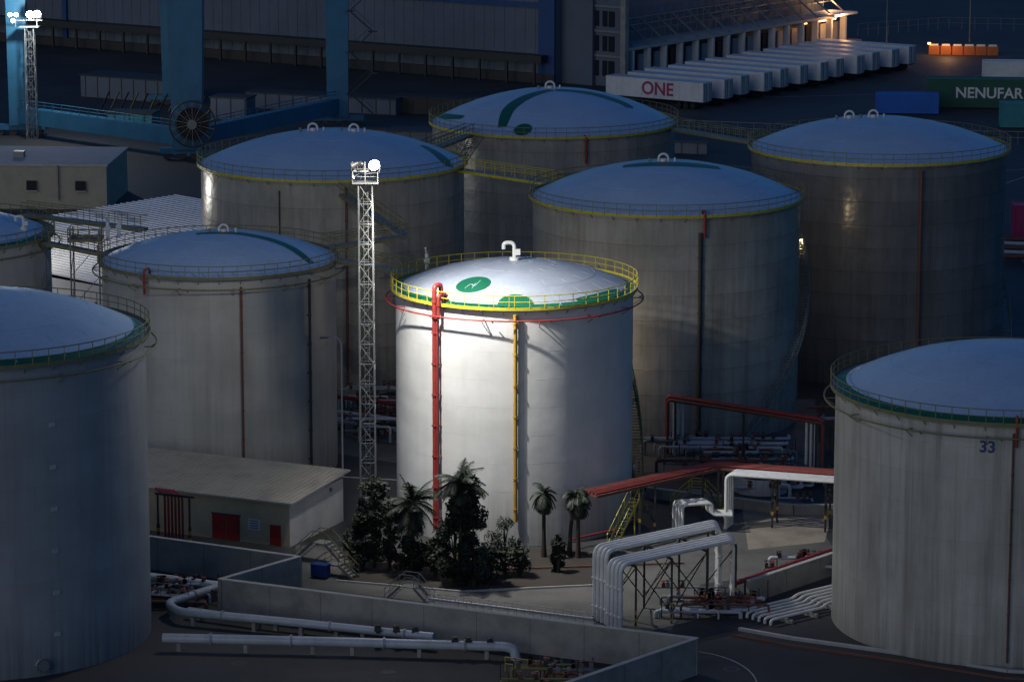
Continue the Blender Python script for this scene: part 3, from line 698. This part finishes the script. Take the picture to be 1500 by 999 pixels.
def bush(x,y,h,w,n=3500,seed=0,name='tree',base=.15,mats=('leaf_dark','leaf_mid'),leaf=.16,cl=26,cyl=False):
    rnd=random.Random(seed); g=group(name,(x,y,0)); b=B(); cs=[]
    for k in range(cl):
        a=rnd.uniform(0,6.28); z=rnd.uniform(base,1.); prof=math.sin(math.pi*min(1,max(.05,(z*.85+.12))))**.6 if not cyl else .8
        rr=w*prof*math.sqrt(rnd.random())*.85; cs.append((Vector((x+rr*math.cos(a),y+rr*math.sin(a),h*z)),rnd.uniform(.22,.45)*(w if not cyl else w*.8),rnd.random()))
    b.tube([(x,y,0),(x+.1,y,h*.4),(x,y+.1,h*.85)],[.18,.12,.04],'bark',7)
    for c,r,_ in cs[:14]: b.tube([(x,y,c.z*.45),tuple((Vector((x,y,c.z*.6))+c)/2),tuple(c)],[.07,.045,.02],'bark',5,cap=False)
    b.build('trunk',g); b=B()
    for i in range(n):
        c,r,q=cs[rnd.randrange(cl)]; v=Vector((rnd.gauss(0,1),rnd.gauss(0,1),rnd.gauss(0,.8))); v=v.normalized()*r*rnd.random()**.4
        p=c+v; 
        if p.z<.05: continue
        s=leaf*rnd.uniform(.6,1.5); e1=Vector((rnd.gauss(0,1),rnd.gauss(0,1),rnd.gauss(0,1))).normalized(); e2=e1.orthogonal().normalized()
        b.face((p-e1*s,p-e2*s*.4,p+e1*s,p+e2*s*.4),mats[1] if q>.6 else mats[0])
    b.build('foliage',g)
bush(-11.1,267,7.6,1.6,4500,1,'conifer_tree'); bush(-9.9,266.2,5.8,1.3,2500,2,'conifer_tree'); bush(-12,266.4,4.6,1.3,2500,22,'conifer_tree')
palm(-8,265.5,7.0,2.7,50,3); bush(-8.1,264.8,3.0,1.3,2000,4,'shrub'); bush(-4.6,262.8,5.6,2.0,5500,5); palm(-4.1,262.3,9.4,2.4,56,6); bush(-3.8,262.6,8.6,1.9,5000,15,base=.55)
bush(-3,261.4,3.2,1.5,2500,7,'shrub'); bush(-.6,265.3,4.2,1.6,1500,8,'shrub',leaf=.12,mats=('leaf_mid','leaf_dark')); bush(-1.8,264,2.6,1.4,1300,9,'shrub'); bush(.6,264.5,2.8,1.2,900,10,'shrub')
palm(2.6,270.3,6.,1.6,40,11,2.1); palm(4.7,270.5,5.9,1.6,42,12,2.1,lean=(.5,0)); palm(5.4,270.,5.6,1.6,40,13,2.1)
bush(3.7,265.5,3.,.85,3500,14,'hedge_shrub',base=.02,cyl=True); bush(-13.2,270,2.4,1,900,16,'shrub'); bush(-6.2,264.2,3.,1.5,2000,17,'shrub')
# ------------------------------------------------------------------ background
g=group('flat_roof_building',(-70,450,0)); b=B(); b.box((-74,455,2.9),(42,16,5.8),'cabin_beige',-.06); b.box((-74,455,5.9),(42.4,16.4,.25),'concrete_cap',-.06)
for x in (-57,-63.5,-70): b.box((x,446.65-(x+74)*.06,3.2),(1.3,.25,1.3),'window_dark',-.06); b.box((x,446.6-(x+74)*.06,2.5),(1.6,.3,.12),'concrete_cap',-.06)
b.box((-60,446.7-(14)*.06,3.6),(.2,.3,4.6),'galv',-.06); b.box((-66,453,6.4),(1.4,1.4,.8),'galv',-.06)
b.build('parts',g)
g=group('metal_roof_shed',(-45,385,0)); b=B(); Q=Vector((-70.4,384,0)); e1=Vector((.65,.76,0)); e2=Vector((.76,-.65,0)); L1=44;L2=36
S=lambda a,c,z: Q+e1*a+e2*c+Vector((0,0,z))
hz=lambda c: 5.6+ .9*(1-c/L2)
b.face((S(0,0,hz(0)),S(0,L2,hz(L2)),S(L1,L2,hz(L2)),S(L1,0,hz(0))),'roof_white')
for k in range(0,45): b.beam(S(k*L1/44,0,hz(0)+.03),S(k*L1/44,L2,hz(L2)+.03),.1,.1,'roof_white')
rz=math.atan2(e1.y,e1.x)
for c in (0.1,L2-.1): b.box(S(L1/2,c,hz(c)/2-.1),(L1-.2,.2,hz(c)-.2),'render_white',rz)
for a in (0.1,L1-.1): b.box(S(a,L2/2,2.7),(.2,L2-.6,5.4),'render_white',rz)
for k in range(8): b.box(S(0,2+k*4.5,1.8),(.1,.3,3.6),'dark_steel',rz)
b.build('parts',g)
g=group('warehouse',(-40,600,0)); b=B()
A=Vector((-105,648,0)); C=Vector((7.5,578,0)); d=(C-A).normalized(); n=Vector((d.y,-d.x,0)); L=(C-A).length; rz=math.atan2(d.y,d.x); dep=-n*30
b.box((A+C)/2+dep*.5+Vector((0,0,14)),(L,30,28),'cladding',rz)
for k in range(65): b.box(A+d*(L*k/64)+n*.02+Vector((0,0,14)),(.1,.1,28),'cladding',rz)
b.box((A+C)/2+n*.3+Vector((0,0,.8)),(L,.8,1.6),'dark_steel',rz)
b.box((A+C)/2+n*1.2+Vector((0,0,4.3)),(L*.98,3.2,1.2),'dark_steel',rz); b.box((A+C)/2+n*.2+Vector((0,0,13.2)),(L,.5,.9),'frame_blue',rz)
b.box(C-d*1.6+n*.25+Vector((0,0,14)),(3.2,.8,28.2),'frame_blue',rz); b.box(A+d*26+n*.25+Vector((0,0,14)),(.9,.6,28.1),'frame_blue',rz)
for k in range(24): b.box(A+d*(L*(k+.5)/24)+n*2.6+Vector((0,0,2)),(.4,.4,4),'dark_steel',rz)
b.box((A+C)/2+dep*.5+Vector((0,0,28.2)),(L+1,31,.5),'frame_blue',rz)
b.build('parts',g)
def lowblock(name,x,y,sx,sy,sz,m,rz=0,trim='dark_steel'):
    g=group(name,(x,y,0)); b=B(); b.box((x,y,sz/2),(sx,sy,sz),m,rz); b.box((x,y,sz+.1),(sx+.4,sy+.4,.2),trim,rz)
    M=Matrix.Rotation(rz,3,'Z'); k=-sx/2+1
    while k<sx/2: b.box(Vector((x,y,sz*.5))+M@Vector((k,-sy/2-.03,0)),(.15,.1,sz*.95),trim,rz); k+=2.4
    b.build('parts',g)
lowblock('quay_shed',-62,560,18,6,3.5,'cladding',-.5); lowblock('quay_shed',-30,545,26,4,2.4,'cladding',-.35); lowblock('electrical_cabin',-14,500,8,4,3,'cladding',-.2); lowblock('quay_shed',-8,540,22,4,2.5,'dark_steel',-.3)
lowblock('electrical_cabin',-44,535,6,4,3.4,'cladding',-.3); lowblock('site_cabin',-58,520,7,4,3,'cont_teal',-.2)
lowblock('barrier_wall',0,505,60,.8,1.6,'cladding',-.3)
b=B()
for k in range(14): b.beam((-66+k*1.6,545-k*.5,.2),(-64.6+k*1.6,544.5-k*.5,3),.5,.12,'rail_olive' if k%2 else 'dark_steel')
b.build('striped_barrier')
g=group('gantry_crane',(-47,500,0)); b=B()
def leg(x,y,w0,w1,h=44):
    i=len(b.v); k=b.mi('crane_blue')
    for z,w in ((1.6,w0),(h,w1)):
        for sx,sy in ((-1,-1),(1,-1),(1,1),(-1,1)): b.v.append((x+sx*w/2,y+sy*w*.35,z))
    for q in ((0,3,2,1),(4,5,6,7),(0,1,5,4),(1,2,6,5),(2,3,7,6),(3,0,4,7)): b.f.append(tuple(i+a for a in q)); b.m.append(k); b.sm.append(False)
    for z in (6,12,18,24,30): b.box((x,y,z),(w0+(w1-w0)*z/44+.12,w0*.72,.14),'crane_blue')
legs=[(-75,516),(-47,491),(-27,526)]
leg(-75,516,2.8,3.2); leg(-47,491,4.2,6.); leg(-27,526,3.2,4.); leg(-55,551,3.2,4)
for a,c in ((0,1),(1,2)):
    p=Vector((*legs[a],3.2));q=Vector((*legs[c],3.2)); b.beam(p,q,1.6,2.4,'crane_blue'); railing(b,[p+Vector((0,-.7,1.25)),q+Vector((0,-.7,1.25))],'crane_blue',1.1,2,.05,False)
b.beam((-75,516,42),(-47,491,42),2,3,'crane_blue'); b.beam((-47,491,42),(-27,526,42),2,3,'crane_blue'); b.beam((-75,516,42),(-55,551,42),2,3,'crane_blue'); b.beam((-27,526,42),(-55,551,42),2,3,'crane_blue')
for x,y in legs+[(-55,551)]:
    for k in range(4): b.tube([(x-3+k*2,y-.5,.7),(x-3+k*2,y+.5,.7)],.7,'dark_steel',14)
    b.box((x,y,1.3),(8,1.4,.8),'crane_blue')
b.build('legs',g); b=B()
for k in range(9):
    z=2+k*3.2; x0,x1=(-25,-21.5) if k%2 else (-21.5,-25); b.beam((x0,525,z),(x1,525,z+3.2),.9,.15,'dark_steel'); b.beam((x0,524.6,z+1),(x1,524.6,z+4.2),.06,.06,'dark_steel'); b.box((x1,525,z+3.2),(1.4,1.4,.1),'dark_steel')
b.build('stair',g); b=B()
c=Vector((-46,487.5,5.6))
for r,rr in ((3.3,.12),(2.4,.07),(1.3,.1)): b.tube([c+Vector((r*math.cos(a),0,r*math.sin(a))) for a in [2*math.pi*i/40 for i in range(40)]],rr,'dark_steel',6,True)
for i in range(28):
    a=2*math.pi*i/28; b.beam(c,c+Vector((3.3*math.cos(a),0,3.3*math.sin(a))),.09,.09,'rail_grey' if i%2 else 'dark_steel')
b.tube([c-Vector((0,.5,0)),c+Vector((0,2,0))],.7,'rail_grey',14); b.tube([c+Vector((0,.35,0)),c+Vector((0,.8,0))],2.3,'tyre',40)
b.build('cable_reel',g)
# dock building
g=group('logistics_building',(30,590,0)); d=Vector((.6,.8,0)); n=Vector((.8,-.6,0)); O=Vector((19,573,0)); rz=math.atan2(d.y,d.x); T=lambda a,c,z:O+d*a+n*c+Vector((0,0,z)); b=B()
b.box(T(36,-14,7.2),(74,16,14.4),'cladding',rz); b.box(T(36,-3,6.3),(72,6,.5),'concrete_cap',rz)
b.box(T(36,-3.5,5.9),(72,5,.25),'dark_steel',rz)
b.box(T(.1,-11,7.5),(.5,22,15),'cladding',rz)
for k in range(6):
    for z in (3,7.2,11.4): b.box(T(-.25,-3.2-k*3.2,z),(.2,2.4,2.6),'window_dark',rz); b.box(T(-.36,-3.2-k*3.2,z),(.1,.1,2.6),'galv',rz)
for z in (5.1,9.3,13.5): b.box(T(-.3,-11,z),(.3,22,.35),'galv',rz)
b.box(T(-.4,.2,7.5),(1,1,15),'concrete',rz)
for k in range(15):
    b.box(T(2.5+k*4.9,-.5,3),(.5,1.2,6),'trailer_white',rz); b.box(T(5+k*4.9,-3.,2.6),(3.6,.3,4.2),'render_white' if k%3 else 'window_dark',rz); b.box(T(5+k*4.9,-.4,.7),(3.8,2.6,1.4),'concrete',rz)
    b.beam(T(2.5+k*4.9,0,6.6),T(2.5+k*4.9,-5.5,10.5),.25,.25,'galv')
for z in (8.5,9.6,10.8): b.beam(T(0,-4.2,z),T(72,-4.2,z),.15,.15,'galv')
for k in range(36): b.beam(T(k*2,-4.2,6.6),T(k*2,-4.2,10.8),.08,.08,'galv')
b.box(T(68,-1,6.75),(8,6,.4),'trailer_white',rz)
b.build('parts',g); b=B(); b.box(T(66,-1.2,5.6),(7,.2,.2),'lamp_orange',rz); b.box(T(58,-1.2,5.6),(3,.15,.15),'lamp_orange',rz); b.build('dock_lamps',g)
pt(T(66,3,6.5),1300,(1,.5,.2),g); pt(T(70,-3,8.5),500,(1,.5,.2),g)
TR=Vector((-.825,.565,0)); RW=Vector((.6,.8,0))
for k in range(12):
    o=Vector((31.2,545.6,0))+RW*(k*5.85)+TR*random.uniform(-.6,.6); g=group('semi_trailer',tuple(o)); b=B(); rz=math.atan2(TR.y,TR.x); L=18.5; W=2.7; H=3.0; z0=1.25
    T=lambda a,c,z:o+TR*a+RW*c+Vector((0,0,z))
    b.box(T(L/2,0,z0+H/2),(L,W,H),'trailer_white',rz); b.box(T(L/2,0,z0+H+.03),(L+.1,W+.1,.1),'trailer_white',rz); b.box(T(L/2,0,z0-.12),(L,1.2,.24),'dark_steel',rz)
    for i in range(15): b.box(T(.8+i*(L-1.6)/14,0,z0+H/2),(.08,W+.08,H-.2),'trailer_white',rz)
    for c in (-.66,.66): b.box(T(-.03,c,z0+H/2),(.08,1.2,H-.25),'render_white',rz)
    for c in (-.95,-.42,.42,.95): b.box(T(-.1,c,z0+H/2),(.06,.05,H-.2),'dark_steel',rz)
    for a in (2,3.3,4.6): b.tube([T(a,-1.2,.5),T(a,1.2,.5)],.5,'tyre',14)
    b.beam(T(L-4,-.9,0),T(L-4,-.9,z0),.15,.15,'dark_steel'); b.beam(T(L-4,.9,0),T(L-4,.9,z0),.15,.15,'dark_steel')
    b.build('body',g)
    if k==0: text('ONE',T(8.5,-W/2-.06,z0+1.5),2.9,'magenta',(R2(90),0,rz+math.pi),g,'lettering')
def container(x,y,L,W,H,m,rz,word=None,ws=2,z0=.15,name='shipping_container',wm='sign_white'):
    g=group(name,(x,y,0)); b=B(); M=Matrix.Rotation(rz,3,'Z'); o=Vector((x,y,0)); T=lambda p:o+M@Vector(p)
    b.box(T((0,0,z0+H/2)),(L-.2,W-.2,H-.2),m,rz)
    for sx in (-1,1):
        for sy in (-1,1): b.box(T((sx*(L/2-.1),sy*(W/2-.1),z0+H/2)),(.2,.2,H),m,rz)
    for sy in (-1,1):
        for z in (.1,H-.1): b.box(T((0,sy*(W/2-.08),z0+z)),(L-.42,.16,.2),m,rz)
    for sx in (-1,1):
        for z in (.1,H-.1): b.box(T((sx*(L/2-.08),0,z0+z)),(.16,W-.42,.2),m,rz)
    n=int(L/.5)
    for k in range(n):
        for sy in (-1,1): b.box(T((-L/2+.45+k*(L-.9)/(n-1),sy*(W/2-.09),z0+H/2)),(.2,.07,H-.4),m,rz)
    b.build('body',g)
    if word: text(word,T((0,-W/2-.03,z0+H/2)),ws,wm,(R2(90),0,rz),g,'lettering')
container(77,548,20,3.5,4.6,'cont_green',-.12,'NENUFAR',2.4); container(63,541,10,3,3.1,'cont_blue',-.1,None); container(82,524.5,13,3,3.8,'cont_teal',-.05); container(87,585,12,3,3,'trailer_white',-.1); container(69,424,12,3,4.2,'magenta',-.05,'ONE',2,wm='sign_white')
g=group('road_barrier',(82,620,0)); b=B()
for k in range(6): b.box((77+k*2.1,621-k*.3,.8),(1.9,.8,1.6),'orange'); b.box((77+k*2.1,621-k*.3,1.75),(1.5,.4,.35),'roof_white')
b.box((76,620,2.1),(.5,.3,.3),'lamp_orange'); b.build('parts',g); pt((79,617,3),700,(1,.5,.2),g)
b=B(); railing(b,[(20,520,0),(60,508,0),(110,500,0)],'rail_grey',2,2.5,.05,False); railing(b,[(22,470,0),(35,465,0)],'rail_grey',2,2,.05,False); railing(b,[(66,650,0),(84,662,0),(120,655,0)],'rail_grey',2.4,2.5,.05,False); b.build('perimeter_fence')
b=B()
for k in range(5): b.tube([(18,415+k*2,1+.2*k),(80,400+k*2,1+.2*k)],.25,'grey_pipe' if k%2 else 'rust_pipe',8)
for k in range(10): b.box((20+k*6,418-k*1.4,.6),(.4,10,1.2),'concrete')
b.build('pipe_track')
for x,y,h in ((86,640,14),(66,600,12)):
    g=group('street_lamp',(x,y,0)); b=B(); b.tube([(x,y,0),(x,y,h)],[.14,.08],'galv',8); b.beam((x,y,h),(x-1.5,y,h+.2),.1,.1,'galv'); b.box((x-1.7,y,h+.2),(.9,.35,.15),'galv'); b.build('parts',g)
# ------------------------------------------------------------------ light & world
w=bpy.data.worlds.new('World'); sc.world=w; w.use_nodes=True; nt=w.node_tree; bg=nt.nodes['Background']
sky=nt.nodes.new('ShaderNodeTexSky'); sky.sky_type='NISHITA'; sky.sun_disc=False; sky.sun_elevation=R2(4); sky.sun_rotation=R2(215); sky.air_density=1.; sky.dust_density=.3; sky.ozone_density=4
o=mixc(nt,1,sky.outputs[0],(.72,1.0,1.32),'MULTIPLY')
nt.links.new(o,bg.inputs[0]); bg.inputs[1].default_value=.092
s=bpy.data.lights.new('sun','SUN'); s.energy=.36; s.angle=R2(50); s.color=(1,.86,.68); so=bpy.data.objects.new('sun',s); col.objects.link(so)
az=R2(215); el=R2(16)
dirv=Vector((math.sin(az)*math.cos(el),math.cos(az)*math.cos(el),math.sin(el)))
so.rotation_euler=dirv.to_track_quat('Z','Y').to_euler(); so.location=(-60,150,80)
# ------------------------------------------------------------------ camera
c=bpy.data.cameras.new('camera'); c.lens=120; c.sensor_width=36; c.clip_end=12000; c.clip_start=1
co=bpy.data.objects.new('camera',c); col.objects.link(co); co.location=(0,0,73); co.rotation_euler=(R2(90-11.5),0,0); sc.camera=co
sc.view_settings.view_transform='Standard'; sc.view_settings.look='None'; sc.view_settings.exposure=0
